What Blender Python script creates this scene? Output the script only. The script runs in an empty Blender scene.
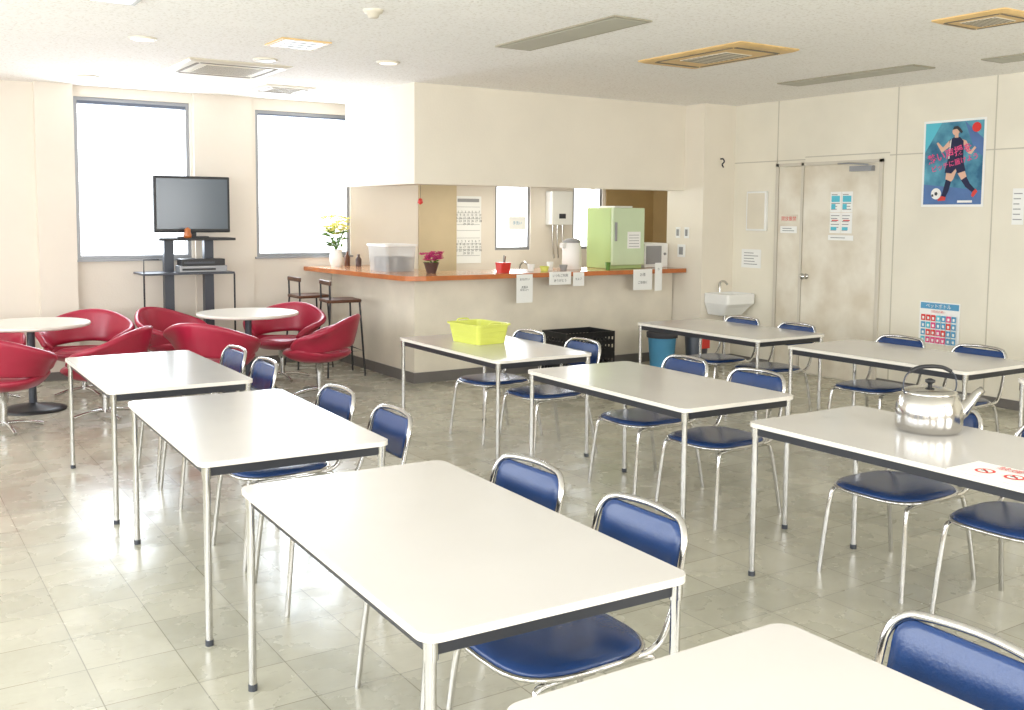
import bpy, bmesh, math, random
from mathutils import Vector, Matrix
random.seed(7)
sc=bpy.context.scene
try:
    sc.view_settings.view_transform='Standard'
except Exception as e: print(e)
COL=sc.collection
def lin(c): return tuple(((v/255)/12.92 if v/255<=.04045 else ((v/255+.055)/1.055)**2.4) for v in c)
# ---------------------------------------------------------------- materials
def mat(name,col,rough=.5,metal=0,var=0.0,scale=4,bump=0,bscale=60,coat=0,emit=0,trans=0,alpha=1,col2=None):
    m=bpy.data.materials.new(name); m.use_nodes=True; nt=m.node_tree; b=nt.nodes['Principled BSDF']
    c=lin(col); b.inputs['Base Color'].default_value=(*c,1)
    b.inputs['Roughness'].default_value=rough; b.inputs['Metallic'].default_value=metal
    if coat: b.inputs['Coat Weight'].default_value=coat; b.inputs['Coat Roughness'].default_value=.1
    if trans: b.inputs['Transmission Weight'].default_value=trans
    if alpha<1: b.inputs['Alpha'].default_value=alpha
    if emit: b.inputs['Emission Color'].default_value=(*c,1); b.inputs['Emission Strength'].default_value=emit
    tc=nt.nodes.new('ShaderNodeTexCoord')
    n=nt.nodes.new('ShaderNodeTexNoise'); n.inputs['Scale'].default_value=scale; n.inputs['Detail'].default_value=5
    nt.links.new(tc.outputs['Object'],n.inputs['Vector'])
    r=nt.nodes.new('ShaderNodeValToRGB')
    d=lin(col2) if col2 else tuple(max(0,v*(1-var)) for v in c)
    r.color_ramp.elements[0].position=.35; r.color_ramp.elements[1].position=.65
    r.color_ramp.elements[0].color=(*d,1); r.color_ramp.elements[1].color=(*c,1)
    nt.links.new(n.outputs['Fac'],r.inputs['Fac']); nt.links.new(r.outputs['Color'],b.inputs['Base Color'])
    if bump:
        n2=nt.nodes.new('ShaderNodeTexNoise'); n2.inputs['Scale'].default_value=bscale; n2.inputs['Detail'].default_value=3
        nt.links.new(tc.outputs['Object'],n2.inputs['Vector'])
        bp=nt.nodes.new('ShaderNodeBump'); bp.inputs['Strength'].default_value=bump; bp.inputs['Distance'].default_value=.01
        nt.links.new(n2.outputs['Fac'],bp.inputs['Height']); nt.links.new(bp.outputs['Normal'],b.inputs['Normal'])
    return m
M=dict(
 wallwin=mat('wall_pink_beige',(230,221,208),.7,var=.06,scale=1.2,bump=.1),
 wallright=mat('wall_cream_panel',(234,228,211),.6,var=.09,scale=1.3,bump=.05),
 soffit=mat('soffit_cream',(234,226,210),.7,var=.05,scale=1.5,bump=.1),
 counter=mat('counter_plaster',(234,226,208),.7,var=.12,scale=2.5,bump=.15),
 tan=mat('tan_wall',(176,150,104),.6,var=.15,scale=2),
 paletan=mat('pale_brown_panel',(204,186,152),.6,var=.1,scale=2),
 seam=mat('panel_seam',(194,188,172),.6),
 base=mat('baseboard_dark',(112,108,104),.5,var=.1),
 door=mat('door_grey_cream',(230,224,209),.45,scale=3.2,col2=(210,200,180)),
 doorframe=mat('door_frame_grey',(206,199,184),.5),
 alu=mat('window_aluminium',(150,152,156),.4,metal=.4),
 darkblind=mat('blind_housing',(92,100,116),.5),
 wood=mat('counter_wood_edge',(196,110,48),.3,var=.22,scale=8,coat=.5),
 woodtop=mat('counter_wood_top',(206,146,96),.25,var=.2,scale=6,coat=.5),
 stoolwood=mat('stool_wood',(96,62,42),.4,var=.3,scale=10),
 lam=mat('table_laminate',(202,199,194),.18,var=.03,scale=3),
 edge=mat('table_edge_band',(222,217,207),.3),
 apron=mat('table_apron_dark',(40,42,48),.35),
 chrome=mat('chrome',(205,204,202),.14,metal=1,var=.05,scale=20),
 steel=mat('stainless_steel',(200,198,194),.16,metal=1,var=.04,scale=8),
 blue=mat('blue_vinyl',(28,60,112),.24,var=.2,scale=6,bump=.06,bscale=120),
 red=mat('crimson_vinyl',(168,38,64),.3,var=.15,scale=4,bump=.05),
 black=mat('black_plastic',(34,35,38),.4,var=.1),
 dark=mat('dark_grey_metal',(70,74,82),.4,metal=.3),
 screen=mat('tv_screen',(88,98,108),.15),
 white=mat('white_plastic',(238,238,234),.35,var=.03),
 paper=mat('paper',(240,240,236),.8),
 greyprint=mat('grey_print',(150,150,150),.8),
 ink=mat('black_ink',(60,60,64),.8),
 redink=mat('red_ink',(214,60,56),.8),
 green=mat('green_fridge',(180,204,138),.4,var=.04),
 greenlight=mat('mint_fridge_front',(202,218,182),.4,var=.04),
 yellow=mat('yellow_green_plastic',(214,220,104),.35,var=.08),
 clearp=mat('translucent_plastic',(225,228,228),.3,alpha=.45),
 leaf=mat('leaf_green',(96,140,52),.6,var=.3,scale=20),
 pink=mat('pink_petals',(226,80,146),.6,var=.3,scale=20),
 petal=mat('pale_yellow_petals',(244,238,150),.6,var=.1),
 pot=mat('dark_pot',(92,70,66),.5,var=.2),
 redp=mat('red_plastic',(206,56,48),.4),
 bluep=mat('light_blue_plastic',(86,156,196),.4),
 posterblue=mat('poster_blue',(84,120,176),.5,var=.2,scale=5),
 vent=mat('vent_beige',(222,214,196),.5,var=.05),
 ventyellow=mat('vent_aged_yellow',(230,194,132),.5,var=.15,scale=3),
 ventdark=mat('vent_dark_slot',(120,110,92),.6),
 lightpanel=mat('light_panel_grey',(186,184,170),.5,var=.05),
 lightframe=mat('light_panel_frame',(160,154,134),.5,var=.05),
 lampglow=mat('lamp_glow',(255,248,236),.5,emit=.9),
 teal=mat('poster_teal',(28,92,128),.5,scale=5,col2=(96,168,190)),
 skin=mat('printed_skin',(222,180,156),.6),
 navy=mat('printed_navy',(22,28,66),.6),
 magenta=mat('poster_magenta',(226,80,136),.6),
 cyan=mat('print_cyan',(90,190,210),.6),
 brown=mat('brown_wood',(110,66,40),.4,var=.2),
 ceramic=mat('ceramic_white',(240,240,236),.15),
)
# floor
def floor_mat():
    m=bpy.data.materials.new('vinyl_floor_tiles'); m.use_nodes=True; nt=m.node_tree; b=nt.nodes['Principled BSDF']; N=nt.nodes.new; L=nt.links.new
    tc=N('ShaderNodeTexCoord')
    br=N('ShaderNodeTexBrick'); br.offset=0; br.squash=1
    br.inputs['Scale'].default_value=1; br.inputs['Brick Width'].default_value=.305; br.inputs['Row Height'].default_value=.305
    br.inputs['Mortar Size'].default_value=.0023; br.inputs['Mortar Smooth'].default_value=.3
    br.inputs['Color1'].default_value=(*lin((194,191,174)),1); br.inputs['Color2'].default_value=(*lin((174,172,156)),1); br.inputs['Mortar'].default_value=(*lin((128,125,110)),1)
    L(tc.outputs['Object'],br.inputs['Vector'])
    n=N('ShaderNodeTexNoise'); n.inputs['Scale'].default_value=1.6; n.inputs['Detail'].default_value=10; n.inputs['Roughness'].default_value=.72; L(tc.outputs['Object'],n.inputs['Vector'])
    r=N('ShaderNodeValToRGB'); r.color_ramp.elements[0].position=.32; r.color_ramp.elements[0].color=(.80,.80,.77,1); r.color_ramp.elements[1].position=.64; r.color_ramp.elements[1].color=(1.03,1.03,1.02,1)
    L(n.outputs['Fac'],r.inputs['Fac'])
    mx=N('ShaderNodeMix'); mx.data_type='RGBA'; mx.blend_type='MULTIPLY'; mx.inputs['Factor'].default_value=1
    L(br.outputs['Color'],mx.inputs['A']); L(r.outputs['Color'],mx.inputs['B'])
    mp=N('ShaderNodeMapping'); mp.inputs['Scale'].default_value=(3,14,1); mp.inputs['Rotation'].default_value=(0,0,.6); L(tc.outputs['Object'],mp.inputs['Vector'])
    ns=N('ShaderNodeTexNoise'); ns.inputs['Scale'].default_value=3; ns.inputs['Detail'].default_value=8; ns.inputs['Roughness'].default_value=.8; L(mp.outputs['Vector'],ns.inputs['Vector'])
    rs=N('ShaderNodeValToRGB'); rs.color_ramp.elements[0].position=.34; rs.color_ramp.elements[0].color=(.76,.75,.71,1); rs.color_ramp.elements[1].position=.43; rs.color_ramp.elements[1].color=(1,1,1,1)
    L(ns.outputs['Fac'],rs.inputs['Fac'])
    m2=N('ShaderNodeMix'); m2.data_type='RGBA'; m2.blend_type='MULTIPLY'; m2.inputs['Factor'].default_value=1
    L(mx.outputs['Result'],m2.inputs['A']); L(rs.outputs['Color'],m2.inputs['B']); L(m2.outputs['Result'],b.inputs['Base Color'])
    n2=N('ShaderNodeTexNoise'); n2.inputs['Scale'].default_value=4; n2.inputs['Detail'].default_value=7; L(tc.outputs['Object'],n2.inputs['Vector'])
    mr=N('ShaderNodeMapRange'); mr.inputs['From Min'].default_value=.3; mr.inputs['From Max'].default_value=.7; mr.inputs['To Min'].default_value=.17; mr.inputs['To Max'].default_value=.36
    L(n2.outputs['Fac'],mr.inputs['Value']); L(mr.outputs['Result'],b.inputs['Roughness'])
    n3=N('ShaderNodeTexNoise'); n3.inputs['Scale'].default_value=6; n3.inputs['Detail'].default_value=4; L(tc.outputs['Object'],n3.inputs['Vector'])
    bp=N('ShaderNodeBump'); bp.inputs['Strength'].default_value=.14; bp.inputs['Distance'].default_value=.01
    L(n3.outputs['Fac'],bp.inputs['Height']); L(bp.outputs['Normal'],b.inputs['Normal'])
    b.inputs['IOR'].default_value=1.9
    return m
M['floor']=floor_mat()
def ceil_mat():
    m=bpy.data.materials.new('acoustic_ceiling'); m.use_nodes=True; nt=m.node_tree; b=nt.nodes['Principled BSDF']; N=nt.nodes.new; L=nt.links.new
    tc=N('ShaderNodeTexCoord'); n=N('ShaderNodeTexNoise'); n.inputs['Scale'].default_value=44; n.inputs['Detail'].default_value=6; n.inputs['Roughness'].default_value=.7; L(tc.outputs['Object'],n.inputs['Vector'])
    r=N('ShaderNodeValToRGB'); r.color_ramp.elements[0].position=.38; r.color_ramp.elements[0].color=(*lin((232,228,220)),1); r.color_ramp.elements[1].position=.48; r.color_ramp.elements[1].color=(*lin((253,251,247)),1)
    L(n.outputs['Fac'],r.inputs['Fac'])
    br=N('ShaderNodeTexBrick'); br.offset=.5; br.inputs['Scale'].default_value=1; br.inputs['Brick Width'].default_value=.6; br.inputs['Row Height'].default_value=.3; br.inputs['Mortar Size'].default_value=.002
    br.inputs['Color1'].default_value=(1,1,1,1); br.inputs['Color2'].default_value=(.98,.98,.98,1); br.inputs['Mortar'].default_value=(.9,.9,.9,1); L(tc.outputs['Object'],br.inputs['Vector'])
    mx=N('ShaderNodeMix'); mx.data_type='RGBA'; mx.blend_type='MULTIPLY'; mx.inputs['Factor'].default_value=1
    L(r.outputs['Color'],mx.inputs['A']); L(br.outputs['Color'],mx.inputs['B']); L(mx.outputs['Result'],b.inputs['Base Color']); b.inputs['Roughness'].default_value=.9
    return m
M['ceil']=ceil_mat()
# ---------------------------------------------------------------- geometry
class G:
    """mesh accumulator"""
    def __init__(s): s.v=[]; s.f=[]; s.mi=[]; s.mats=[]; s.sm=[]
    def _m(s,m):
        if m not in s.mats: s.mats.append(m)
        return s.mats.index(m)
    def add(s,vs,fs,m,smooth=False):
        o=len(s.v); s.v+= [tuple(v) for v in vs]; k=s._m(m)
        for f in fs: s.f.append([i+o for i in f]); s.mi.append(k); s.sm.append(smooth)
        return s
    def box(s,x0,x1,y0,y1,z0,z1,m):
        vs=[(x0,y0,z0),(x1,y0,z0),(x1,y1,z0),(x0,y1,z0),(x0,y0,z1),(x1,y0,z1),(x1,y1,z1),(x0,y1,z1)]
        return s.add(vs,[(0,3,2,1),(4,5,6,7),(0,1,5,4),(1,2,6,5),(2,3,7,6),(3,0,4,7)],m)
    def poly(s,pts,z,m): return s.add([(p[0],p[1],z) for p in pts],[list(range(len(pts)))],m)
    def tube(s,pts,r,m,closed=False,seg=10,sub=0):
        P=[Vector(p) for p in pts]
        if sub: P=catmull(P,sub,closed)
        n=len(P); T=[]
        for i in range(n):
            if closed: t=P[(i+1)%n]-P[i-1]
            else: t=P[min(i+1,n-1)]-P[max(i-1,0)]
            T.append(t.normalized())
        up=Vector((0,0,1)) if abs(T[0].z)<.9 else Vector((1,0,0))
        nr=T[0].cross(up).normalized(); vs=[]
        for i in range(n):
            nr=(nr-T[i]*nr.dot(T[i])).normalized(); bn=T[i].cross(nr)
            for k in range(seg):
                a=2*math.pi*k/seg; vs.append(P[i]+(nr*math.cos(a)+bn*math.sin(a))*r)
        fs=[]
        for i in range(n if closed else n-1):
            j=(i+1)%n
            for k in range(seg):
                l=(k+1)%seg; fs.append((i*seg+k,i*seg+l,j*seg+l,j*seg+k))
        s.add(vs,fs,m,True)
        if not closed:
            s.add(vs[:seg],[list(range(seg))[::-1]],m); s.add(vs[-seg:],[list(range(seg))],m)
        return s
    def lathe(s,prof,m,seg=32,c=(0,0,0),sx=1,sy=1):
        vs=[];fs=[];n=len(prof)
        for (r,z) in prof:
            for k in range(seg):
                a=2*math.pi*k/seg; vs.append((c[0]+r*math.cos(a)*sx,c[1]+r*math.sin(a)*sy,c[2]+z))
        for i in range(n-1):
            for k in range(seg):
                l=(k+1)%seg; fs.append((i*seg+k,i*seg+l,(i+1)*seg+l,(i+1)*seg+k))
        s.add(vs,fs,m,True)
        s.add(vs[:seg],[list(range(seg))[::-1]],m); s.add(vs[-seg:],[list(range(seg))],m)
        return s
    def rring(s,layers,m,smooth=True,rot=None):
        n=len(layers[0]); vs=[p for l in layers for p in l]; fs=[]
        for i in range(len(layers)-1):
            for k in range(n):
                l=(k+1)%n; fs.append((i*n+k,i*n+l,(i+1)*n+l,(i+1)*n+k))
        fs.append(list(range(n))[::-1]); fs.append([(len(layers)-1)*n+k for k in range(n)])
        return s.add(vs,fs,m,smooth)
    def obj(s,name,parent=None,bevel=0,subsurf=0,solid=0,**props):
        me=bpy.data.meshes.new(name); me.from_pydata(s.v,[],s.f); me.update()
        for m in s.mats: me.materials.append(M[m])
        for p,k,q in zip(me.polygons,s.mi,s.sm): p.material_index=k; p.use_smooth=q
        o=bpy.data.objects.new(name,me); COL.objects.link(o)
        if parent: o.parent=parent
        if solid:
            md=o.modifiers.new('sol','SOLIDIFY'); md.thickness=solid; md.offset=0
        if bevel:
            md=o.modifiers.new('bev','BEVEL'); md.width=bevel; md.segments=2; md.limit_method='ANGLE'
        if subsurf:
            md=o.modifiers.new('sub','SUBSURF'); md.levels=subsurf; md.render_levels=subsurf
        for k,v in props.items(): o[k]=v
        return o
def catmull(P,sub,closed=False):
    n=len(P); out=[]
    rng=range(n if closed else n-1)
    for i in rng:
        if closed: a,b,c,d=P[i-1],P[i],P[(i+1)%n],P[(i+2)%n]
        else: a,b,c,d=P[max(i-1,0)],P[i],P[i+1],P[min(i+2,n-1)]
        for k in range(sub):
            t=k/sub
            out.append(.5*((2*b)+(c-a)*t+(2*a-5*b+4*c-d)*t*t+(-a+3*b-3*c+d)*t**3))
    if not closed: out.append(P[-1])
    return out
def rrect(hx,hy,r,z=0,n=6,c=(0,0)):
    pts=[]
    for (sx,sy,a0) in ((1,1,0),(-1,1,90),(-1,-1,180),(1,-1,270)):
        for k in range(n+1):
            a=math.radians(a0+90*k/n); pts.append((c[0]+sx*(hx-r)+r*math.cos(a),c[1]+sy*(hy-r)+r*math.sin(a),z))
    return pts
def empty(name,loc=(0,0,0),rz=0,mtx=None,**props):
    o=bpy.data.objects.new(name,None); o.empty_display_size=.1; COL.objects.link(o)
    if mtx is not None: o.matrix_world=mtx
    else: o.location=loc; o.rotation_euler=(0,0,rz)
    for k,v in props.items(): o[k]=v
    return o
def inst(root,loc,rz=0,**props):
    o=root.copy(); COL.objects.link(o); o.location=loc; o.rotation_euler=(0,0,rz)
    for ch in root.children:
        c=ch.copy(); COL.objects.link(c); c.parent=o
        for g in ch.children:
            h=g.copy(); COL.objects.link(h); h.parent=c
    for k,v in props.items(): o[k]=v
    return o
def basis(kind,loc):
    if kind=='X': c=(Vector((0,-1,0)),Vector((0,0,1)),Vector((-1,0,0)))
    elif kind=='Y': c=(Vector((1,0,0)),Vector((0,0,1)),Vector((0,-1,0)))
    else: c=(Vector((0,-1,0)),Vector((1,0,0)),Vector((0,0,1)))
    m=Matrix.Identity(4)
    for i in range(3):
        for j in range(3): m[j][i]=c[i][j]
    m.translation=Vector(loc); return m
def text(s,size,m,x,y,z,parent,name='lettering',align='CENTER',shear=0,rot=0,off=.0):
    cu=bpy.data.curves.new('txt','FONT'); cu.body=s; cu.size=size; cu.align_x=align; cu.align_y='CENTER'; cu.shear=shear; cu.offset=size*off
    t=bpy.data.objects.new('txt',cu); COL.objects.link(t)
    bpy.context.view_layer.update()
    me=bpy.data.meshes.new_from_object(t.evaluated_get(bpy.context.evaluated_depsgraph_get()))
    bpy.data.objects.remove(t)
    me.materials.clear(); me.materials.append(M[m])
    o=bpy.data.objects.new(name,me); COL.objects.link(o); o.parent=parent; o.location=(x,y,z); o.rotation_euler=(0,0,rot); return o
def struct(g,name,**k): return g.obj(name,kind='structure',**k)
# ---------------------------------------------------------------- room shell
H=2.8
XL,YR,YW,XW=-2.4,-2.6,10.4,8.08
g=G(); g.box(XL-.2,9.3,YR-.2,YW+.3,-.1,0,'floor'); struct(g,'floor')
g=G(); g.box(XL-.2,9.3,YR-.2,YW+.3,H,H+.1,'ceil'); struct(g,'ceiling')
def wall_holes(name,axis,c0,c1,a0,a1,holes,m,extra=None):
    g=G(); A=sorted({a0,a1,*[h[0] for h in holes],*[h[1] for h in holes]})
    for i in range(len(A)-1):
        p,q=A[i],A[i+1]; hs=sorted([h for h in holes if h[0]<=p and h[1]>=q],key=lambda h:h[2]); z=0
        for h in hs+[(0,0,H,H)]:
            if h[2]>z:
                if axis=='Y': g.box(p,q,c0,c1,z,h[2],m)
                else: g.box(c0,c1,p,q,z,h[2],m)
            z=h[3]
    if extra: extra(g)
    return struct(g,name)
W1=(1.76,2.85,1.14,2.70); W2=(3.53,4.60,1.14,2.68); W3=(6.50,7.02,1.17,2.1); W4=(7.67,8.15,1.17,2.1)
def pil(g):
    g.box(1.41,1.74,YW-.10,YW+.01,0,H,'wallwin'); g.box(2.88,3.48,YW-.04,YW+.01,0,H,'wallwin')
wall_holes('wall_back','Y',YW,YW+.25,XL-.2,9.2,[W1,W2,W3,W4],'wallwin',pil)
for n,(x0,x1,z0,z1) in enumerate((W1,W2,W3,W4),1):
    g=G(); t=.035; y0,y1=YW+.02,YW+.09
    g.box(x0,x0+t,y0,y1,z0,z1,'alu'); g.box(x1-t,x1,y0,y1,z0,z1,'alu'); g.box(x0+t,x1-t,y0,y1,z0,z0+t,'alu'); g.box(x0+t,x1-t,y0,y1,z1-t,z1,'alu')
    if n<3:
        g.box(x0+t,x1-t,y0-.01,y1,z1-(.065 if n==1 else .05),z1-t,'darkblind')
        g.box(x0-.02,x1+.02,YW-.03,YW+.02,z0-.02,z0,'alu')
    struct(g,'window_%d'%n)
LW=[(-1.9+i*2.4,-1.9+i*2.4+2.0,.85,2.6) for i in range(5)]
wall_holes('wall_left','X',XL-.2,XL,YR-.2,YW,LW,'wallwin')
RW=[(-1.8,.4,.85,2.6),(1.2,3.4,.85,2.6),(4.2,6.4,.85,2.6)]  # unseen rear windows, added to let fill light in behind the camera
wall_holes('wall_rear','Y',YR-.2,YR,XL,XW,RW,'wallwin')
for n,(a,b,z0,z1) in enumerate(LW,5):
    g=G()
    for (p,q,r,s_) in ((a,a+.05,z0,z1),(b-.05,b,z0,z1),((a+b)/2-.03,(a+b)/2+.03,z0,z1),(a,b,z0,z0+.05),(a,b,z1-.05,z1)): g.box(XL-.12,XL-.06,p,q,r,s_,'alu')
    struct(g,'window_%d'%n)
for n,(a,b,z0,z1) in enumerate(RW,10):
    g=G()
    for (p,q,r,s_) in ((a,a+.05,z0,z1),(b-.05,b,z0,z1),((a+b)/2-.03,(a+b)/2+.03,z0,z1),(a,b,z0,z0+.05),(a,b,z1-.05,z1)): g.box(p,q,YR-.12,YR-.06,r,s_,'alu')
    struct(g,'window_%d'%n)
g=G(); g.box(XW,XW+.2,YR-.2,8.0,0,H,'wallright')
for y in (7.37,5.93,4.97,3.9,2.8): g.box(XW-.003,XW,y-.005,y+.005,0,H,'seam')
g.box(XW-.003,XW,YR,6.0,2.176,2.186,'seam'); g.box(XW-.003,XW,7.0,8.0,2.176,2.186,'seam'); g.box(XW-.003,XW,6.0,7.0,2.2,2.21,'seam')
struct(g,'wall_right')
g=G(); g.box(7.62,XW+.2,7.98,8.55,0,H,'soffit'); g.box(XW+.2,9.2,8.35,8.55,0,H,'tan'); struct(g,'wall_column')
g=G(); g.box(9.0,9.2,8.55,YW,0,H,'tan'); struct(g,'wall_kitchen')
g=G(); g.box(5.45,5.95,YW-.02,YW,0,1.95,'paletan'); g.box(8.2,9.0,YW-.02,YW,0,H,'tan'); struct(g,'trim_1')
g=G(); g.box(4.30,7.62,8.28,8.50,1.88,H,'soffit'); g.box(4.30,4.52,8.50,9.83,1.88,H,'soffit'); g.box(4.52,7.62,8.50,9.83,2.1,2.14,'soffit'); struct(g,'wall_soffit')
# counter
cr=empty('serving_counter',label='L-shaped plastered serving counter with orange wooden edge under the kitchen opening',category='counter')
g=G(); g.box(4.37,7.60,8.42,8.58,.0,.985,'counter'); g.box(4.37,4.53,8.58,YW-.01,.0,.985,'counter'); g.obj('counter_body',cr)
g=G()
o=[(4.03,YW-.045),(4.18,8.40),(4.21,8.30),(4.28,8.23),(4.38,8.20),(7.60,8.20),(7.60,8.90),(4.86,8.90),(4.86,YW-.045)]
def extr(g,o,z0,z1,m,mt=None):
    n=len(o); vs=[(x,y,z0) for x,y in o]+[(x,y,z1) for x,y in o]
    g.add(vs,[(i,(i+1)%n,n+(i+1)%n,n+i) for i in range(n)],m); g.add(vs,[list(range(n))[::-1]],m); g.add(vs,[[n+i for i in range(n)]],mt or m)
extr(g,o,.985,1.03,'wood','woodtop'); g.obj('countertop',cr)
g=G(); g.box(4.355,7.6,8.40,8.42,0,.10,'base'); g.box(4.355,4.37,8.42,YW-.01,0,.10,'base'); g.obj('counter_kickboard',cr)
g=G(); g.box(XL,1.41,YW-.012,YW,0,.08,'base'); g.box(1.40,1.75,YW-.112,YW-.10,0,.08,'base'); g.box(1.75,4.34,YW-.052,YW-.04,0,.08,'base'); struct(g,'baseboard_back')
g=G(); g.box(XW-.012,XW,YR,6.05,0,.08,'base'); g.box(XW-.012,XW,7.37,7.97,0,.08,'base'); g.box(7.61,XW-.012,7.968,7.98,0,.08,'base'); struct(g,'baseboard_right')
# door
dr=empty('door_1',kind='structure')
g=G(); 
for y0,y1 in ((6.06,6.10),(7.0,7.03),(7.33,7.37)): g.box(XW-.02,XW-.004,y0,y1,0,2.15,'doorframe')
g.box(XW-.02,XW-.004,6.06,7.37,2.12,2.15,'doorframe'); g.obj('door_frame',dr,kind='structure')
g=G(); g.box(XW-.014,XW-.004,6.105,6.995,.01,2.115,'door'); lf=g.obj('door_leaf',dr,bevel=.003)
g=G(); g.box(XW-.014,XW-.004,7.035,7.325,.01,2.115,'door'); g.obj('side_leaf',dr,bevel=.003)
g=G(); g.lathe([(0.001,0),(.028,0),(.028,.008),(.012,.012),(.012,.04),(.03,.05),(.032,.065),(.02,.078),(.001,.08)],'chrome',20); k=g.obj('door_knob',lf); k.matrix_world=basis('X',(XW-.014,6.93,1.0))
g=G(); g.box(XW-.07,XW-.014,6.15,6.40,2.04,2.09,'alu'); g.tube([(XW-.05,6.2,2.10),(XW-.2,6.3,2.11),(XW-.05,6.55,2.12)],.008,'alu'); g.obj('door_closer',lf)
# ---------------------------------------------------------------- rectangular tables
TW,TL=.755,1.39
def make_table():
    r=empty('dining_table',label='white laminate dining table with dark apron and slim chrome legs',category='table',group='white laminate dining tables')
    g=G(); hx,hy=TW/2,TL/2
    g.rring([rrect(hx,hy,.045,.677),rrect(hx,hy,.045,.696)],'edge',False); 
    g.add(rrect(hx-.001,hy-.001,.044,.6965),[list(range(28))],'lam'); g.add(rrect(hx,hy,.045,.696)+rrect(hx-.001,hy-.001,.044,.6965),[(i,(i+1)%28,28+(i+1)%28,28+i) for i in range(28)],'edge')
    g.obj('tabletop',r)
    g=G(); a,b=hx-.028,hy-.028
    g.box(-a,a,-b,-b+.02,.638,.677,'apron'); g.box(-a,a,b-.02,b,.638,.677,'apron'); g.box(-a,-a+.02,-b+.02,b-.02,.638,.677,'apron'); g.box(a-.02,a,-b+.02,b-.02,.638,.677,'apron')
    g.obj('apron',r)
    for sx in (-1,1):
        for sy in (-1,1):
            g=G(); x,y=sx*(hx-.030),sy*(hy-.030)
            g.lathe([(.0155,.0),(.0155,.022)],'dark',14,c=(x,y,0)); g.lathe([(.0135,.022),(.0135,.63)],'chrome',14,c=(x,y,0)); g.lathe([(.0175,.63),(.0175,.677)],'chrome',14,c=(x,y,0)); g.obj('leg',r)
    return r
T0=make_table()
tabs=[(1.38,2.53,-.03),(1.40,4.29,-.03),(1.41,6.01,-.01),(1.33,.81,0),(3.67,5.92,-.01),(3.61,4.15,-.02),(3.64,2.42,0),(5.89,5.86,0),(5.82,4.15,0),(5.84,2.48,0)]
for i,(x,y,r) in enumerate(tabs):
    if i==0: T0.location=(x,y,0); T0.rotation_euler=(0,0,r)
    else: inst(T0,(x,y,0),r)
# ---------------------------------------------------------------- chairs
def make_chair():
    r=empty('dining_chair',label='blue vinyl padded chair with chrome tube frame',category='chair',group='blue vinyl dining chairs')
    def se(hx,hy,z,n=40,p=3.2,dx=-.045):
        out=[]
        for k in range(n):
            a=2*math.pi*k/n; c,s=math.cos(a),math.sin(a)
            out.append((dx+hx*math.copysign(abs(c)**(2/p),c),hy*math.copysign(abs(s)**(2/p),s),z))
        return out
    g=G(); g.rring([se(.21,.195,.400),se(.226,.211,.405),se(.228,.213,.414),se(.222,.207,.423),se(.195,.185,.429),se(.12,.12,.431)],'blue'); g.obj('seat',r)
    g=G(); g.tube(se(.232,.217,.405),.008,'chrome',closed=True,seg=8); g.obj('seat_rim',r,label='chrome rim around the seat')
    for sy in (-1,1):
        g=G(); g.tube([(-.275,sy*.215,0),(-.255,sy*.205,.2),(-.235,sy*.195,.355),(-.20,sy*.19,.387),(-.04,sy*.19,.389)],.0105,'chrome',sub=5); g.obj('leg',r)
        g=G(); g.tube([(.24,sy*.215,0),(.205,sy*.205,.2),(.17,sy*.195,.355),(.135,sy*.19,.387),(-.02,sy*.19,.389)],.0105,'chrome',sub=5); g.obj('leg',r)
    bx=lambda y,z: .215+(z-.45)*.24+.026*(1-(y/.20)**2)
    L=[(.08,.195,.397),(.15,.198,.402),(.195,.20,.435),(bx(.20,.52),.20,.52),(bx(.20,.63),.198,.63),(bx(.196,.69),.192,.69),(bx(.165,.728),.165,.726),(bx(.12,.740),.12,.739),(bx(0,.744),0,.744)]
    pts=L+[(x,-y,z) for x,y,z in L[-2::-1]]
    g=G(); g.tube(pts,.0105,'chrome',sub=4); g.obj('backrest_frame',r,label='chrome tube hoop')
    g=G()
    def ring(s,off):
        out=[]
        for p in rrect(.181*s,.083*s,.045*s,n=5):
            y,z=p[0],p[1]+.644
            out.append((bx(y,z)+off,y,z))
        return out
    g.rring([ring(.86,.012),ring(.97,.008),ring(1,.0),ring(.97,-.008),ring(.86,-.012)],'blue'); g.obj('backrest',r)
    g=G()
    g.tube([(.0,-.19,.387),(.0,.19,.387)],.008,'chrome'); g.obj('cross_bar',r)
    return r
C0=make_chair()
ch=[(1.64,2.24,.0),(1.64,2.83,.04),(1.65,3.94,-.03),(1.66,4.55,.03),(1.68,5.66,0),(1.70,6.28,.03),(1.60,1.17,-.03),(3.88,5.50,0),(3.86,6.12,.04),(3.88,3.88,.06),(3.90,4.50,-.02),
    (3.86,2.74,.0),(3.84,2.16,.03),(6.03,5.50,0),(6.02,6.08,.02),(5.99,3.90,0),(6.0,4.50,.05)]
for i,(x,y,r) in enumerate(ch):
    if i==0: C0.location=(x,y,0)
    else: inst(C0,(x,y,0),r)
# ---------------------------------------------------------------- round tables
def make_round():
    r=empty('round_table',label='round cream-white table on a dark pedestal beside red armchairs',category='table',group='round pedestal tables')
    g=G(); g.lathe([(.42,.678),(.445,.685),(.45,.695),(.445,.707),(.440,.71)],'edge',48); g.obj('tabletop',r)
    g=G(); g.lathe([(.03,.02),(.03,.65)],'dark',20); g.lathe([(.12,.65),(.12,.678)],'dark',20); g.obj('pole',r)
    g=G(); g.lathe([(.25,0),(.25,.012),(.20,.028),(.05,.05),(.03,.06)],'black',40); g.obj('base',r)
    return r
R0=make_round(); R0.location=(1.13,8.85,0); inst(R0,(2.92,8.87,0))
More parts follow.
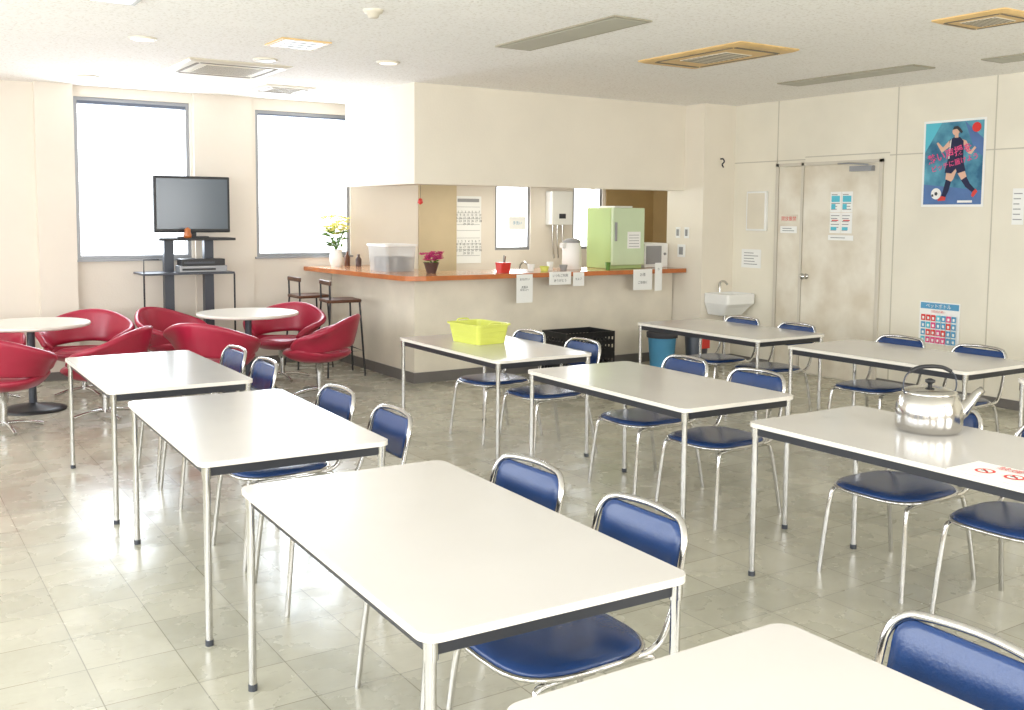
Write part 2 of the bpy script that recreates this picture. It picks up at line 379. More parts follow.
# ---------------------------------------------------------------- red armchairs
def make_arm():
    r=empty('red_armchair',label='crimson vinyl tub armchair with wraparound backrest band on chrome star base',category='armchair',group='crimson tub armchairs')
    n=48
    g=G(); ss=[0.12,.4,.7,.85,1.0,1.12,1.2]; vs=[]
    for s in ss:
        for k in range(n):
            a=2*math.pi*k/n; 
            if a>math.pi: a-=2*math.pi
            side=math.exp(-((abs(a)-1.75)/.6)**2)
            if s<=1: rr=.235*s; z=.31+.04*s**3
            else:
                t=(s-1)/.2; rr=.235+.06*t**.7; z=.35+(.04+.05*side)*t
            vs.append((rr*math.cos(a)-.02,rr*math.sin(a)*1.04,z))
    vs.append((-.02,0,.31)); fs=[]
    for i in range(len(ss)-1):
        for k in range(n):
            l=(k+1)%n; fs.append((i*n+k,i*n+l,(i+1)*n+l,(i+1)*n+k))
    for k in range(n): fs.append((len(vs)-1,(k+1)%n,k))
    g.add(vs,fs,'red',True); g.obj('seat_shell',r,solid=.04,subsurf=1)
    g=G(); A=2.2; na=44; nb=6; vs=[]
    for i in range(na+1):
        a=-A+2*A*i/na; q=abs(a)/A
        zc=.580-.150*q**1.7; hh=.05+.095*(1-q**2)
        if q>.9: hh*=max(.4,1-(q-.9)*6)
        arm=math.exp(-((abs(a)-1.35)/.5)**2)
        for j in range(nb+1):
            v=-1+2*j/nb; w=(v+1)/2
            rr=.272+.045*w+.085*arm*w*w+.03*(1-q)*w-.03*max(0,q-.75)*4*(1-w)
            z=zc+hh*v-.035*arm*w**3
            vs.append((rr*math.cos(a),rr*math.sin(a)*1.04,z))
    fs=[(i*(nb+1)+j,i*(nb+1)+j+1,(i+1)*(nb+1)+j+1,(i+1)*(nb+1)+j) for i in range(na) for j in range(nb)]
    g.add(vs,fs,'red',True); g.obj('backrest',r,solid=.05,subsurf=1)
    g=G(); g.lathe([(.19,.34),(.218,.36),(.214,.385),(.18,.40),(.08,.405)],'red',32,c=(-.02,0,0)); g.obj('seat_cushion',r)
    g=G(); g.lathe([(.025,.04),(.025,.20)],'chrome',16); g.lathe([(.035,.20),(.035,.28),(.10,.30)],'chrome',16); g.obj('pole',r)
    g=G()
    for k in range(4):
        a=math.pi/4+k*math.pi/2; c,s=math.cos(a),math.sin(a)
        g.tube([(.0,0,.055),(.15*c,.15*s,.045),(.27*c,.27*s,.016)],.014,'chrome',sub=3,seg=8)
    g.obj('star_base',r)
    return r
A0=make_arm()
arms=[(1.62,9.42,1.1),(1.57,8.25,-.6),(.84,8.12,-2.2),(.84,9.50,2.2),(2.44,9.42,2.3),(2.46,8.32,-2.4),(3.40,9.32,.75),(3.38,8.33,-.65)]
for i,(x,y,r) in enumerate(arms):
    if i==0: A0.location=(x,y,0); A0.rotation_euler=(0,0,r)
    else: inst(A0,(x,y,0),r)
# ---------------------------------------------------------------- stools
def make_stool():
    r=empty('bar_stool',label='dark wooden bar stool with low backrest and black legs',category='stool',group='bar stools at the counter')
    g=G(); g.rring([rrect(.17,.17,.04,.73),rrect(.175,.175,.045,.745),rrect(.17,.17,.04,.76)],'stoolwood',False); g.obj('seat',r)
    g=G(); g.box(.14,.165,-.17,.17,.90,.945,'stoolwood'); g.obj('backrest',r,bevel=.008)
    for sx in (-1,1):
        for sy in (-1,1):
            g=G(); t=[(sx*.19,sy*.19,0),(sx*.15,sy*.15,.73)]
            if sx>0: t.append((.155,sy*.15,.92))
            g.tube(t,.010,'black',seg=8); g.obj('leg',r)
    g=G(); q=.175; g.tube([(-q,-q,.25),(q,-q,.25),(q,q,.25),(-q,q,.25)],.007,'black',closed=True,seg=6); g.obj('footrest',r)
    return r
S0=make_stool(); S0.location=(3.99,9.28,0); S0.rotation_euler=(0,0,math.pi*.97); inst(S0,(3.92,9.95,0),math.pi)
# ---------------------------------------------------------------- TV and stand
TX=2.76; TY=10.06
st=empty('television_stand',loc=(TX,TY,0),label='dark metal television stand with shelf and media player',category='stand')
for x in (-.22,.17):
    g=G(); g.box(x-.045,x+.045,.02,.10,.03,1.33,'dark'); g.obj('post',st)
g=G(); g.box(-.36,.38,-.18,.18,1.33,1.355,'black'); g.obj('top_shelf',st,bevel=.004)
g=G(); g.box(-.52,.36,-.2,.2,1.0,1.02,'dark'); g.obj('shelf',st,bevel=.004)
g=G(); g.box(-.4,.4,-.22,.22,.0,.06,'black'); g.obj('base',st)
for x in (-.50,.37):
    g=G(); g.tube([(x,-.15,1.0),(x,-.15,.1),(x,-.15,.03)],.009,'black',seg=6); g.obj('side_rail',st)
g=G(); g.tube([(-.5,-.15,1.02),(-.5,-.15,1.15),(-.36,-.15,1.15)],.006,'black',seg=6); g.obj('cable_hook',st)
def device(name,x0,x1,y0,y1,z0,z1,m,label,cat,front='black'):
    r=empty(name,loc=((x0+x1)/2,(y0+y1)/2,z0),label=label,category=cat); a,b=(x1-x0)/2,(y1-y0)/2
    g=G(); g.box(-a,a,-b,b,0,z1-z0,m); g.obj('body',r,bevel=.005)
    g=G(); g.box(-a*.9,a*.5,-b-.004,-b,(z1-z0)*.3,(z1-z0)*.6,front); g.obj('front_panel',r)
    return r
device('media_player',TX-.17,TX+.29,TY-.18,TY,1.021,1.085,'alu','silver media player on the stand shelf','electronics')
device('video_recorder',TX-.15,TX+.27,TY-.18,TY,1.086,1.15,'black','black video recorder stacked on the media player','electronics','dark')
tv=empty('television',loc=(TX,TY,1.356),label='flat grey-screened television on the metal stand',category='television')
g=G(); g.box(-.37,.37,-.04,.03,.05,.60,'black'); g.obj('casing',tv,bevel=.01)
g=G(); g.box(-.345,.345,-.044,-.04,.085,.575,'screen'); g.obj('screen',tv)
g=G(); g.rring([rrect(.16,.10,.05,0),rrect(.15,.09,.05,.012)],'black',False); g.box(-.04,.04,-.01,.02,.012,.06,'black'); g.obj('foot',tv)
g=G(); g.lathe([(.001,0),(.035,0),(.04,.03),(.028,.06),(.03,.085),(.001,.105)],'wood',16)
o=g.obj('figurine',label='small orange figurine in front of the television',category='ornament'); o.location=(TX-.08,TY-.14,1.355)
# ---------------------------------------------------------------- counter items
CT=1.03
r=empty('plastic_container',loc=(4.53,9.22,CT),label='clear plastic storage box with white lid holding tableware on the counter',category='container')
g=G(); hx,hy=.17,.22
g.rring([rrect(hx-.015,hy-.015,.03,0),rrect(hx,hy,.03,.25)],'clearp',False); g.obj('body',r)
g=G(); g.rring([rrect(hx+.012,hy+.012,.03,.25),rrect(hx+.012,hy+.012,.03,.27)],'white',False); g.obj('lid',r)
g=G()
for i in range(4):
    for j in range(5): g.lathe([(.022,.005),(.03,.14)],'greyprint' if (i+j)%2 else 'ink',10,c=(-.11+i*.07,-.15+j*.07,0))
g.obj('contents',r,kind='stuff')
def flowers(g,n,rad,h0,h1,mp,ml,size):
    for i in range(n):
        a=random.random()*6.28; q=rad*math.sqrt(random.random()); z=h0+(h1-h0)*random.random(); x,y=q*math.cos(a),q*math.sin(a)
        for k in range(5):
            b=k*1.2566; g.add([(x,y,z),(x+size*math.cos(b),y+size*math.sin(b),z+size*.5),(x+size*.9*math.cos(b+.6),y+size*.9*math.sin(b+.6),z+size*.3),(x+size*.7*math.cos(b+1),y+size*.7*math.sin(b+1),z+size*.6)],[(0,1,2,3)],mp)
def leaves(g,n,rad,h0,h1,size,m='leaf'):
    for i in range(n):
        a=random.random()*6.28; q=rad*random.random(); z=h0+(h1-h0)*random.random(); x,y=q*math.cos(a),q*math.sin(a)
        dx,dy=math.cos(a+random.uniform(-1,1))*size,math.sin(a+random.uniform(-1,1))*size
        g.add([(x,y,z),(x+dx*.5-dy*.25,y+dy*.5+dx*.25,z+size*.35),(x+dx,y+dy,z+size*.2),(x+dx*.5+dy*.25,y+dy*.5-dx*.25,z+size*.3)],[(0,1,2,3)],m)
r=empty('potted_flower',loc=(4.66,8.62,CT),label='small pot of pink flowers on the counter',category='plant')
g=G(); g.lathe([(.045,0),(.075,.10),(.08,.105),(.001,.10)],'pot',20); g.obj('pot',r)
g=G(); leaves(g,30,.06,.09,.13,.05); g.obj('foliage',r)
g=G(); flowers(g,60,.10,.12,.20,'pink','leaf',.03); g.obj('flowers',r)
r=empty('flower_vase',loc=(4.32,10.15,CT),label='white vase of pale yellow flowers and green stems',category='vase')
g=G(); g.lathe([(.055,0),(.075,.06),(.07,.13),(.06,.17),(.065,.19),(.055,.19)],'ceramic',24); g.obj('vase',r)
g=G()
for i in range(12):
    a=i*.52; g.tube([(0,0,.15),(.05*math.cos(a),.05*math.sin(a),.3),(.11*math.cos(a),.11*math.sin(a),.38+.1*random.random())],.003,'leaf',seg=5,sub=2)
leaves(g,40,.11,.2,.38,.09); g.obj('foliage',r)
g=G(); flowers(g,60,.14,.34,.54,'petal','leaf',.04); g.obj('flowers',r)
for x,y,h,m in ((4.48,10.22,.16,'brown'),(4.57,10.12,.13,'pot')):
    g=G(); g.lathe([(.03,0),(.032,h*.6),(.014,h*.8),(.014,h),(.001,h)],m,16); o=g.obj('bottle',label='small dark bottle on the counter end',category='bottle'); o.location=(x,y,CT)
r=empty('condiment_box',loc=(5.36,8.42,CT),label='small red box with utensils on the counter',category='box')
g=G(); g.rring([rrect(.05,.05,.01,0),rrect(.06,.06,.01,.10)],'redp',False); g.obj('body',r)
g=G(); g.tube([(0,0,.02),(.01,0,.17)],.006,'greyprint'); g.obj('utensil',r)
g=G(); g.tube([(.02,.02,.02),(.04,.02,.16)],.006,'brown'); g.obj('utensil',r)
for (x,y,rr,h,m) in ((5.75,8.5,.04,.07,'white'),(5.88,8.45,.05,.05,'yellow'),(6.0,8.52,.035,.09,'white'),(6.12,8.45,.045,.06,'greyprint'),(6.62,8.34,.03,.08,'leaf')):
    g=G(); g.lathe([(rr*.7,0),(rr,h),(rr*.9,h),(rr*.6,.006)],m,18); o=g.obj('cup',label='small cup on the serving counter',category='cup'); o.location=(x,y,CT)
r=empty('hot_water_pot',loc=(6.38,8.66,CT),label='white electric hot-water pot on the counter',category='appliance')
g=G(); g.lathe([(.10,0),(.105,.02),(.10,.24),(.09,.28)],'white',28); g.obj('body',r)
g=G(); g.lathe([(.092,.28),(.092,.30),(.05,.325),(.001,.33)],'greyprint',28); g.obj('lid',r)
g=G(); g.box(-.14,-.09,-.03,.03,.22,.28,'white'); g.obj('spout',r,bevel=.008)
r=empty('small_refrigerator',loc=(6.94,8.62,CT),label='pale green compact refrigerator with paper notes on the counter',category='refrigerator')
g=G(); g.box(-.22,.22,-.19,.23,.0,.655,'green'); g.obj('body',r,bevel=.01)
g=G(); g.box(-.22,.22,-.23,-.193,.04,.655,'greenlight'); d=g.obj('door',r,bevel=.01)
g=G(); g.box(-.195,-.175,-.25,-.23,.3,.5,'greyprint'); g.obj('handle',d)
g=G(); g.box(-.02,.16,-.233,-.23,.22,.40,'paper'); 
for i in range(5): g.box(0,.14,-.2336,-.233,.24+i*.03,.246+i*.03,'greyprint')
g.obj('note',d)
g=G(); g.box(-.1,.15,-.1,.15,.655,.675,'white'); g.obj('top_mat',r)
r=empty('microwave_oven',loc=(7.42,8.64,CT),label='white microwave oven beside the refrigerator',category='microwave')
g=G(); g.box(-.17,.17,-.15,.2,.0,.27,'white'); g.obj('body',r,bevel=.008)
g=G(); g.box(-.15,.07,-.156,-.15,.04,.24,'greyprint'); g.obj('door',r)
g=G(); g.lathe([(.015,0),(.015,.015)],'greyprint',12); k=g.obj('knob',r); k.location=(.12,-.15,.15); k.rotation_euler=(math.pi/2,0,0)
# ---------------------------------------------------------------- notices (flat sheets)
def sheet(name,kind,loc,w,h,label,cat='sign',prints=(),texts=(),m='paper',bg=None):
    g=G(); g.box(-w/2,w/2,-h/2,h/2,0,.002,m)
    for i,(pts,mm) in enumerate(prints):
        if len(pts)==4 and not isinstance(pts[0],(tuple,list)):
            x0,x1,y0,y1=pts; pts=[(x0,y0),(x1,y0),(x1,y1),(x0,y1)]
        g.poly(pts,.0024+.0003*i,mm)
    o=g.obj(name,label=label,category=cat); o.matrix_world=basis(kind,loc)
    for k,(s,size,mm,x,y,*rest) in enumerate(texts): text(s,size,mm,x,y,.0030+.0003*len(prints)+.0004*k,o,rot=rest[0] if rest else 0,off=rest[1] if len(rest)>1 else 0)
    return o
fy=8.199
sheet('paper_notice','Y',(5.47,fy,.88),.19,.28,'white paper notice taped to the counter edge',texts=[('おねがい',.03,'ink',0,.09),('食器は\n返却口へ',.026,'ink',0,0)])
sheet('paper_notice','Y',(5.90,fy,.97),.27,.13,'wide paper notice taped to the counter edge',texts=[('いつもご利用',.032,'ink',0,.025),('ありがとう',.032,'ink',0,-.025)])
sheet('paper_notice','Y',(6.13,fy,.955),.14,.14,'small paper note taped to the counter edge',texts=[('セルフ',.028,'ink',0,0)])
sheet('paper_notice','Y',(6.98,fy,.925),.26,.22,'white paper notice taped to the counter edge',texts=[('お茶',.04,'ink',0,.05),('ご自由に',.034,'ink',0,-.03)])
sheet('paper_notice','Y',(7.20,fy,.95),.10,.30,'narrow white paper strip hanging from the counter edge',texts=[('水',.035,'greyprint',0,.08)])
days='\n'.join('  '.join('%2d'%(r*7+c+1) for c in range(7) if r*7+c<31) for r in range(5))
sheet('wall_calendar','Y',(6.12,YW-.003,1.42),.36,.80,'large white wall calendar with black numbers','calendar',
      prints=[((-.15,.15,.33,.37),'greyprint')]+[((-.16,.16,y,y+.004),'greyprint') for y in (.27,.20,.13,.06,-.01,-.1,-.17,-.24,-.31)],texts=[(days,.036,'ink',0,.14),(days,.036,'ink',0,-.21)])
sheet('paper_notice','Y',(6.82,YW-.004,1.50),.25,.16,'white paper hung in front of the kitchen window',texts=[('手洗い',.045,'bluep',0,0)])
r=empty('water_heater',loc=(7.40,YW-.151,1.48),label='white wall-mounted gas water heater with pipes',category='water heater')
g=G(); g.box(-.16,.16,0,.15,0,.42,'white'); g.obj('body',r,bevel=.012)
g=G(); g.box(-.05,.05,-.004,0,.08,.14,'ink'); g.obj('control_panel',r)
for x in (-.09,-.02,.06):
    g=G(); g.tube([(x,.08,0),(x,.08,-.2),(x+.02,.08,-.42)],.009,'chrome'); g.obj('pipe',r)
r=empty('kitchen_bench',loc=(7.1,10.1,0),label='stainless kitchen bench with tap under the windows',category='bench')
g=G(); g.box(-1.0,1.0,-.25,.27,.82,.86,'steel'); g.obj('worktop',r)
g=G(); g.box(-.98,.98,-.22,.26,.0,.82,'white'); g.obj('body',r)
g=G(); g.tube([(-.3,.2,.86),(-.3,.2,.98),(-.3,.1,1.03),(-.3,.0,.98)],.012,'chrome',sub=4); g.obj('tap',r)
r=empty('hanging_ornament',loc=(4.95,9.4,1.70),label='small red charm hanging below the soffit',category='ornament')
g=G(); g.lathe([(.001,0),(.03,.02),(.02,.06),(.001,.07)],'redp',12); g.obj('charm',r)
g=G(); g.tube([(0,0,.07),(0,0,.40)],.002,'ink',seg=5); g.obj('cord',r)
for (y,z,w,h) in ((8.22,1.42,.07,.12),(8.36,1.42,.07,.12),(8.30,1.22,.12,.14)):
    r=empty('wall_switch',mtx=basis('X',(7.62,y,z)),label='white wall switch plate on the column side',category='switch')
    g=G(); g.box(-w/2,w/2,-h/2,h/2,0,.008,'white'); g.obj('plate',r,bevel=.002)
    g=G(); g.box(-w*.25,w*.25,-h*.3,h*.3,.008,.013,'greyprint'); g.obj('rocker',r)
g=G(); g.tube([(7.86,7.975,2.22),(7.86,7.94,2.22),(7.86,7.92,2.19),(7.86,7.95,2.16),(7.86,7.93,2.13)],.008,'ink',sub=3); g.obj('wall_hook',label='small dark hook on the column face',category='hook')
# ---------------------------------------------------------------- wash basin
r=empty('wash_basin',loc=(7.86,7.98,.54),label='white ceramic wall-mounted wash basin with tap beside the column',category='wash basin')
g=G(); outer=[rrect(.15,.12,.03,0,c=(0,-.122)),rrect(.19,.16,.035,.09,c=(0,-.162)),rrect(.205,.185,.03,.13,c=(0,-.187)),rrect(.205,.185,.03,.235,c=(0,-.187)),rrect(.18,.15,.03,.24,c=(0,-.20)),rrect(.16,.13,.04,.17,c=(0,-.20)),rrect(.06,.05,.03,.14,c=(0,-.2))]
g.rring(outer,'ceramic',False); g.obj('bowl',r,bevel=.006)
g=G(); g.tube([(0,-.04,.24),(0,-.04,.34),(0,-.10,.36),(0,-.15,.33)],.012,'chrome',sub=4); g.obj('tap',r)
g=G(); g.tube([(0,-.12,.0),(0,-.12,-.2),(0,-.12,-.54)],.018,'chrome',sub=4); g.obj('drain_pipe',r)
# ---------------------------------------------------------------- items under counter
def crate(loc,w,d,h,m,label,rz=0,name='crate'):
    r=empty(name,loc=loc,rz=rz,label=label,category='crate'); g=G(); a,b=w/2,d/2
    g.box(-a,a,-b,b,0,.01,m)
    for z0,z1 in ((.01,.05),(h*.40,h*.60),(h-.055,h)):
        g.box(-a,a,-b,-b+.012,z0,z1,m); g.box(-a,a,b-.012,b,z0,z1,m); g.box(-a,-a+.012,-b+.012,b-.012,z0,z1,m); g.box(a-.012,a,-b+.012,b-.012,z0,z1,m)
    n=13
    for i in range(n+1):
        x=-a+.006+(w-.012)*i/n
        for y in (-b+.004,b-.004): g.box(x-.009,x+.009,y-.004,y+.004,.01,h,m)
    for i in range(9):
        y=-b+.006+(d-.012)*i/8
        for x in (-a+.004,a-.004): g.box(x-.004,x+.004,y-.009,y+.009,.01,h,m)
    g.obj('lattice_body',r); return r
crate((6.08,8.12,0),.60,.42,.22,'black','black plastic lattice crate on the floor by the counter')
crate((6.08,8.12,.22),.60,.42,.22,'black','black plastic lattice crate stacked on another crate')
r=empty('waste_bin',loc=(7.05,7.95,0),label='light blue plastic bin with dark liner by the counter',category='bin')
g=G(); g.lathe([(.12,0),(.15,.36),(.16,.37),(.14,.37),(.11,.02)],'bluep',28); g.obj('body',r)
g=G(); g.lathe([(.163,.33),(.165,.385),(.14,.39),(.13,.30)],'ink',28); g.obj('bin_liner',r)
r=empty('waste_bin',loc=(7.40,7.80,0),label='dark bin with red and white label',category='bin')
g=G(); g.lathe([(.10,0),(.13,.38),(.12,.40),(.001,.42)],'dark',28); g.obj('body',r)
g=G(); g.box(-.06,.06,-.137,-.125,.22,.34,'redp'); g.obj('sticker',r)
# ---------------------------------------------------------------- tabletop items
TZ=.697
def basket():
    r=empty('plastic_basket',loc=(3.68,6.10,TZ),rz=.1,label='yellow-green plastic basket on a white table',category='basket')
    g=G()
    L=[rrect(.122,.160,.03,.0),rrect(.142,.182,.035,.125),rrect(.155,.195,.04,.128),rrect(.156,.196,.04,.140),rrect(.139,.179,.035,.138),rrect(.114,.152,.03,.012)]
    g.rring(L,'yellow',False); g.obj('basket_body',r)
    for sy in (-1,1):
        g=G(); g.tube([(-.05,sy*.188,.135),(-.04,sy*.194,.150),(.04,sy*.194,.150),(.05,sy*.188,.135)],.006,'yellow',sub=3,seg=6); g.obj('handle',r)
    g=G()
    for z,k in ((.045,.30),(.085,.68)):
        g.tube([(x,y,z) for x,y,_ in rrect(.123+.02*k,.161+.022*k,.033)],.0025,'yellow',closed=True,seg=5)
    g.obj('ribs',r,kind='stuff')
basket()
r=empty('kettle',loc=(3.80,2.58,TZ),rz=-.50,label='large stainless steel kettle with black handle on a white table',category='kettle'); r.scale=(1.14,1.14,1.18)
prof=[(.100,0),(.110,.003),(.116,.012),(.119,.03),(.1195,.05),(.119,.07),(.1165,.09),(.112,.108),(.106,.122),(.100,.132),(.094,.138)]
g=G(); g.lathe(prof,'steel',64); g.obj('body',r)
g=G(); g.lathe([(.097,.136),(.098,.141),(.092,.147),(.075,.153),(.05,.158),(.02,.161),(.008,.162)],'steel',40); l=g.obj('lid',r)
g=G(); g.lathe([(.008,.160),(.008,.170),(.018,.176),(.018,.184),(.006,.189)],'black',16); g.obj('knob',l)
g=G(); vs=[]
P=[((.095,0,.050),.034),((.128,0,.070),.028),((.158,0,.100),.020),((.184,0,.132),.015),((.205,0,.148),.013)]
seg=16
for (c,rr),(tx,tz) in zip(P,((1,.4),(1,.9),(1,1.3),(1,1),(1,.7))):
    t=Vector((tx,0,tz)).normalized(); u=Vector((0,1,0)); w=t.cross(u)
    vs.append([tuple(Vector(c)+(u*math.cos(2*math.pi*k/seg)+w*math.sin(2*math.pi*k/seg))*rr) for k in range(seg)])
g.rring(vs,'steel'); g.obj('spout',r)
for s in (-1,1):
    g=G(); g.tube([(s*.095,0,.130),(s*.103,0,.165),(s*.092,0,.203),(s*.06,0,.224)],.003,'dark',sub=4); g.obj('handle_bracket',r)
g=G(); g.tube([(.08,0,.214),(.045,0,.229),(0,0,.233),(-.045,0,.229),(-.08,0,.214)],.0075,'black',sub=4); g.obj('handle',r,label='black grip')
def circle(cx,cy,r0,n=24): return [(cx+r0*math.cos(2*math.pi*k/n),cy+r0*math.sin(2*math.pi*k/n)) for k in range(n)]
nos=[]
for cx in (-.05,.06):
    nos+= [(circle(cx,-.02,.035),'redink'),(circle(cx,-.02,.025),'paper'),([(cx-.022,-.002),(cx+.018,-.042),(cx+.024,-.036),(cx-.016,.004)],'redink'),((cx-.016,cx+.012,-.024,-.016),'ink')]
sheet('table_sign','T',(3.37,1.99,TZ),.30,.20,'white paper no-smoking sign with red symbols on the table',prints=nos,texts=[('禁煙',.05,'redink',0,.055)])
# ---------------------------------------------------------------- right wall items
bx=XW-.003
fig=[((-.28,.28,-.36,.36),'teal'),
 ([(-.28,-.36),(.28,-.36),(.28,-.24),(-.28,-.18)],'posterblue'),
 ([(-.28,.1),(-.28,.36),(-.12,.36)],'cyan'),([(.1,.36),(.28,.2),(.28,.05),(.2,.1)],'posterblue'),
 ([(.055,.215),(.12,.19),(.165,.10),(.20,.14),(.215,.125),(.17,.07),(.14,.08),(.10,.15)],'skin'),
 ([(.03,-.03),(.11,-.05),(.14,-.13),(.135,-.16),(.09,-.15),(.05,-.09)],'skin'),([(.135,-.12),(.085,-.15),(.13,-.21),(.20,-.26),(.225,-.235),(.17,-.18)],'navy'),
 ([(.195,-.255),(.225,-.225),(.245,-.25),(.205,-.30),(.185,-.285)],'redp'),
 ([(-.04,-.03),(.05,-.04),(.01,-.14),(-.02,-.17),(-.065,-.14),(-.06,-.08)],'skin'),([(-.06,-.14),(-.01,-.16),(-.03,-.24),(-.06,-.30),(-.10,-.29),(-.08,-.22)],'navy'),
 ([(-.10,-.285),(-.055,-.295),(-.06,-.325),(-.13,-.33),(-.135,-.315)],'redp'),
 ([(-.05,.03),(.10,.02),(.125,-.07),(.05,-.09),(.03,-.05),(-.01,-.09),(-.075,-.08)],'navy'),
 ([(-.04,.20),(.0,.225),(.06,.225),(.095,.19),(.10,.02),(-.05,.03)],'navy'),([(-.03,.20),(-.02,.21),(-.035,.04),(-.045,.04)],'paper'),
 ([(-.04,.20),(-.10,.14),(-.15,.19),(-.165,.18),(-.11,.095),(-.03,.15)],'skin'),
 ([(.01,.22),(.045,.22),(.045,.25),(.01,.25)],'skin'),(circle(.02,.275,.034),'skin'),
 ([(-.012,.29),(.0,.318),(.035,.322),(.062,.30),(.085,.27),(.075,.255),(.055,.27),(.03,.296)],'ink'),
 (circle(-.15,-.265,.05),'paper'),(circle(-.15,-.265,.018,5),'ink'),((-.195,-.175,-.29,-.27),'ink'),
 ((.06,.20,-.345,-.325),'paper'),(circle(.215,.30,.042),'redink')]
sheet('sports_poster','X',(bx,5.35,2.08),.60,.76,'blue sports poster of a footballer in navy kit with pink lettering','poster',prints=fig,
      texts=[('熱い声援を',.088,'magenta',-.03,.08,.25,.014),('ピッチに届けよう',.058,'magenta',.02,.0,.25,.014)])
def lines(w,h,n,m='greyprint'):
    return [((-w*.4,w*(.1+.3*random.random()),h/2-h*(i+1)/(n+1)-.004,h/2-h*(i+1)/(n+1)+.004),m) for i in range(n)]
dx=XW-.015
for k,(y,z,w,h) in enumerate(((6.59,1.75,.13,.20),(6.455,1.75,.13,.20),(6.59,1.545,.13,.20),(6.455,1.545,.13,.20))):
    sheet('door_notice','X',(dx,y,z),w,h,'small printed notice taped to the door' if k<2 else 'small notice with red crosses on the door',prints=lines(w,h,6,'greyprint')+([((-.05,.05,.0,.06),'cyan'),((-.05,.0,-.07,-.02),'cyan')] if k<2 else [((-.04,.04,.02,.03),'redink'),((-.05,.02,-.07,-.04),'cyan')]))
sheet('door_notice','X',(dx,6.52,1.40),.30,.05,'narrow strip label on the door',prints=lines(.3,.05,1,'greyprint'))
sheet('door_notice','X',(dx,7.18,1.58),.24,.09,'strip of red characters stuck on the side leaf',texts=[('開放厳禁',.05,'redink',0,.0)],m='door')
sheet('door_notice','X',(dx,7.18,1.47),.22,.07,'small white label with grey text on the side leaf',prints=lines(.2,.07,2))
sheet('wall_notice','X',(bx,7.70,1.15),.28,.20,'small white paper notice on the cream wall',prints=lines(.26,.18,5,'greyprint'))
sheet('wall_notice','X',(bx,4.74,1.70),.10,.30,'white notice on the cream panel wall',prints=lines(.10,.3,6,'greyprint'))
r=empty('electric_panel',mtx=basis('X',(XW-.001,7.62,1.65)),label='flat grey-white wall box beside the side leaf',category='wall box')
g=G(); g.box(-.14,.14,-.2,.22,0,.035,'white'); g.obj('body',r,bevel=.004)
g=G(); g.box(-.12,.12,-.18,.20,.035,.038,'vent'); g.obj('cover',r)
prs=[((-.19,.19,.125,.18),'bluep')]
for i in range(7):
    for j in range(4):
        x0=-.18+i*.052; y0=-.18+j*.066
        prs.append(((x0,x0+.044,y0,y0+.054),random.choice(['magenta','cyan','bluep','redink','redink'])))
        prs.append(((x0+.012,x0+.032,y0+.012,y0+.036),'paper'))
sheet('wall_notice','X',(bx,5.42,.66),.40,.38,'recycling notice with rows of red and blue pictures',prints=prs,texts=[('ペットボトル',.042,'paper',0,.152),('分別のお願い',.024,'redink',0,.103)])
# ---------------------------------------------------------------- ceiling fixtures
def cassette(loc,w,d,m,label,slots=True,rz=0,inner='vent',fr=.03,gr=.29):
    r=empty('ceiling_air_conditioner',loc=loc,rz=rz,label=label,category='air conditioner')
    g=G(); g.rring([rrect(w/2,d/2,.02,0),rrect(w/2,d/2,.02,-.008),rrect(w/2-fr,d/2-fr,.02,-.02)][::-1],m,False); g.obj('panel',r)
    g=G(); a,b=w*gr,d*gr; n=9
    g.box(-a,a,-b,b,-.024,-.0201,inner)
    for i in range(n): 
        y=-b+2*b*(i+.5)/n; g.box(-a*.95,a*.95,y-b*.025,y+b*.025,-.026,-.024,'ventdark')
    g.obj('grille',r)
    g=G()
    for s in (-1,1): g.box(-w*.36,w*.36,s*d*.38-d*.012,s*d*.38+d*.015,-.024,-.0201,'ventdark'); g.box(s*w*.38-w*.012,s*w*.38+w*.015,-d*.36,d*.36,-.024,-.0201,'ventdark')
    g.obj('air_slots',r,kind='stuff'); return r
cassette((2.62,8.42,H),.85,.85,'vent','square beige ceiling air-conditioning cassette')
cassette((5.42,5.58,H),.60,1.10,'ventyellow','yellowed ceiling air-conditioning cassette with louvred centre',gr=.22)
cassette((5.75,3.62,H),.44,.48,'ventyellow','small yellowed square ceiling vent',gr=.24)
cassette((3.48,9.45,H),.5,.5,'vent','small flat square ceiling vent')
def clight(loc,w,d,label,m='lightpanel',glow=False):
    r=empty('ceiling_light',loc=loc,label=label,category='ceiling light')
    g=G(); g.box(-w/2,w/2,-d/2,d/2,-.01,0,'lightframe' if not glow else 'ventyellow'); g.obj('housing',r)
    g=G(); g.box(-w/2+.03,w/2-.03,-d/2+.03,d/2-.03,-.013,-.01,m)
    g.obj('diffuser',r)
    if glow:
        g=G()
        for k in range(3): g.box(-w*.3,w*.3,-d*.25+k*d*.25-.006,-d*.25+k*d*.25+.006,-.016,-.0131,'ventdark')
        g.obj('louvre',r,kind='stuff')
    return r
clight((4.0,5.5,H),.30,1.35,'long recessed fluorescent ceiling light, unlit')
clight((7.12,5.70,H),.28,1.40,'long recessed fluorescent ceiling light, unlit')
clight((7.30,4.05,H),.28,1.0,'long recessed fluorescent ceiling light, unlit')
clight((2.66,6.90,H),.36,.36,'small square white ceiling fixture with tan edge','white',True)
clight((1.25,5.92,H),.28,.5,'white ceiling light panel','white')
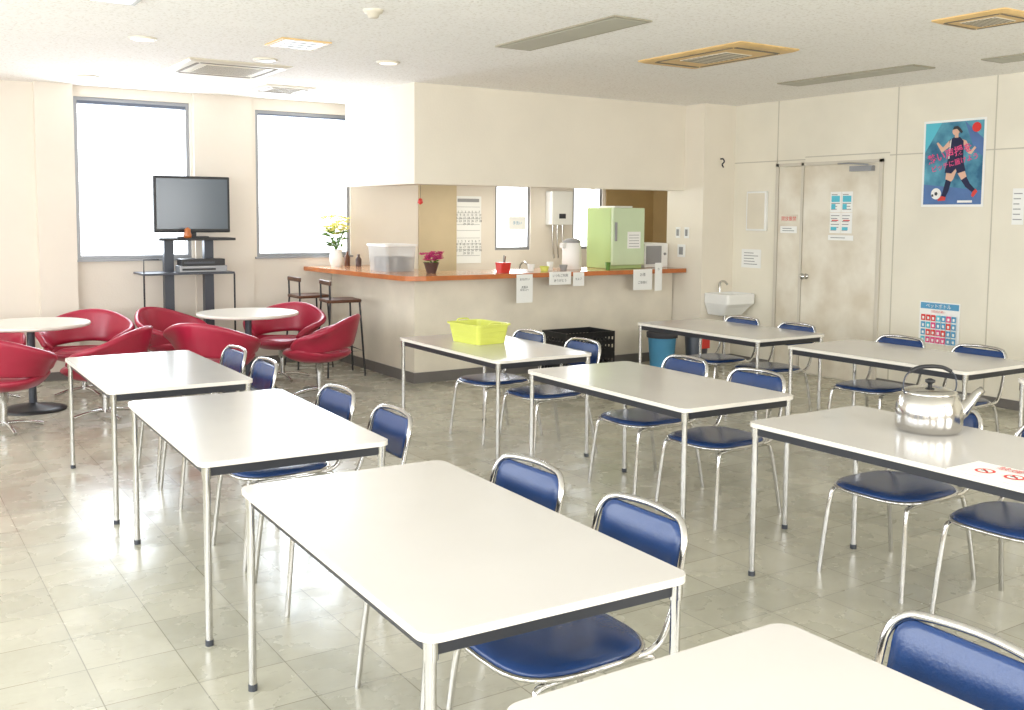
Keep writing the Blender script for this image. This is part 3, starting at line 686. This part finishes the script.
for (x,y,lab,m) in ((1.70,7.32,'round recessed downlight, lit','lampglow'),(3.57,7.32,'round recessed downlight, lit','lampglow'),(1.76,9.63,'round recessed unlit downlight in ceiling','white'),(2.72,7.75,'round recessed unlit downlight in ceiling','white')):
    r=empty('downlight',loc=(x,y,H),label=lab,category='ceiling light')
    g=G(); g.lathe([(.09,-.012),(.095,0)],'vent',24); g.obj('trim_ring',r)
    g=G(); g.lathe([(.001,-.016),(.065,-.015),(.07,-.0125)],m,24); g.obj('lens',r)
r=empty('smoke_detector',loc=(2.60,5.53,H),label='small round smoke detector',category='smoke detector')
g=G(); g.lathe([(.001,-.045),(.03,-.045),(.04,-.02),(.055,-.018),(.06,0)],'vent',24); g.obj('body',r)
# ---------------------------------------------------------------- light
w=bpy.data.worlds.new('world'); sc.world=w; w.use_nodes=True; bg=w.node_tree.nodes['Background']; bg.inputs[0].default_value=(.93,.965,1,1); bg.inputs[1].default_value=3.3
def area(name,loc,rot,sx,sy,e,col=(1,1,1)):
    l=bpy.data.lights.new(name,'AREA'); l.shape='RECTANGLE'; l.size=sx; l.size_y=sy; l.energy=e; l.color=col
    o=bpy.data.objects.new(name,l); COL.objects.link(o); o.location=loc; o.rotation_euler=rot; return o
hp=math.pi/2
for i,(a,b,z0,z1) in enumerate(LW): area('daylight_and_fill',(XL-.03,(a+b)/2,(z0+z1)/2),(0,-hp,0),z1-z0-.1,b-a-.1,(62,62,62,56,34)[i],(.94,.97,1))  # area lamps added at the unseen left windows to brighten the room evenly
for (a,b,z0,z1) in RW: area('daylight_and_fill',((a+b)/2,YR-.03,(z0+z1)/2),(hp,0,0),b-a-.1,z1-z0-.1,80,(1,.985,.955))  # fill lamps added behind the camera, set in the unseen rear windows
for (a,b,z0,z1) in (W1,W2): area('daylight_and_fill',((a+b)/2,YW+.16,(z0+z1)/2),(-hp,0,0),b-a-.1,z1-z0-.1,36,(.80,.90,1))
for (a,b,z0,z1) in (W3,W4): area('daylight_and_fill',((a+b)/2,YW+.16,(z0+z1)/2),(-hp,0,0),b-a-.05,z1-z0-.1,16,(.90,.95,1))
area('kitchen_area_light',(6.3,9.3,2.08),(0,0,0),1.2,.3,14,(1,.93,.82))  # warm area light above the kitchen, no fixture modelled
# ---------------------------------------------------------------- camera
F=1005.0; YAW=math.radians(33); t=math.radians(4.8); a=math.radians(.41)
fw=Vector((math.sin(YAW)*math.cos(t),math.cos(YAW)*math.cos(t),-math.sin(t))); r=Vector((math.cos(YAW),-math.sin(YAW),0)); u=r.cross(fw)
r2=r*math.cos(a)+u*math.sin(a); u2=-r*math.sin(a)+u*math.cos(a)
cam=bpy.data.cameras.new('camera'); co=bpy.data.objects.new('camera',cam); COL.objects.link(co)
m=Matrix.Identity(4)
for j in range(3): m[j][0]=r2[j]; m[j][1]=u2[j]; m[j][2]=-fw[j]
m.translation=Vector((0,0,1.6)); co.matrix_world=m
cam.lens=F*36/1024; cam.sensor_width=36; cam.sensor_fit='HORIZONTAL'; cam.shift_y=(215+F*math.tan(t)-355)/1024; cam.clip_start=.05
sc.camera=co
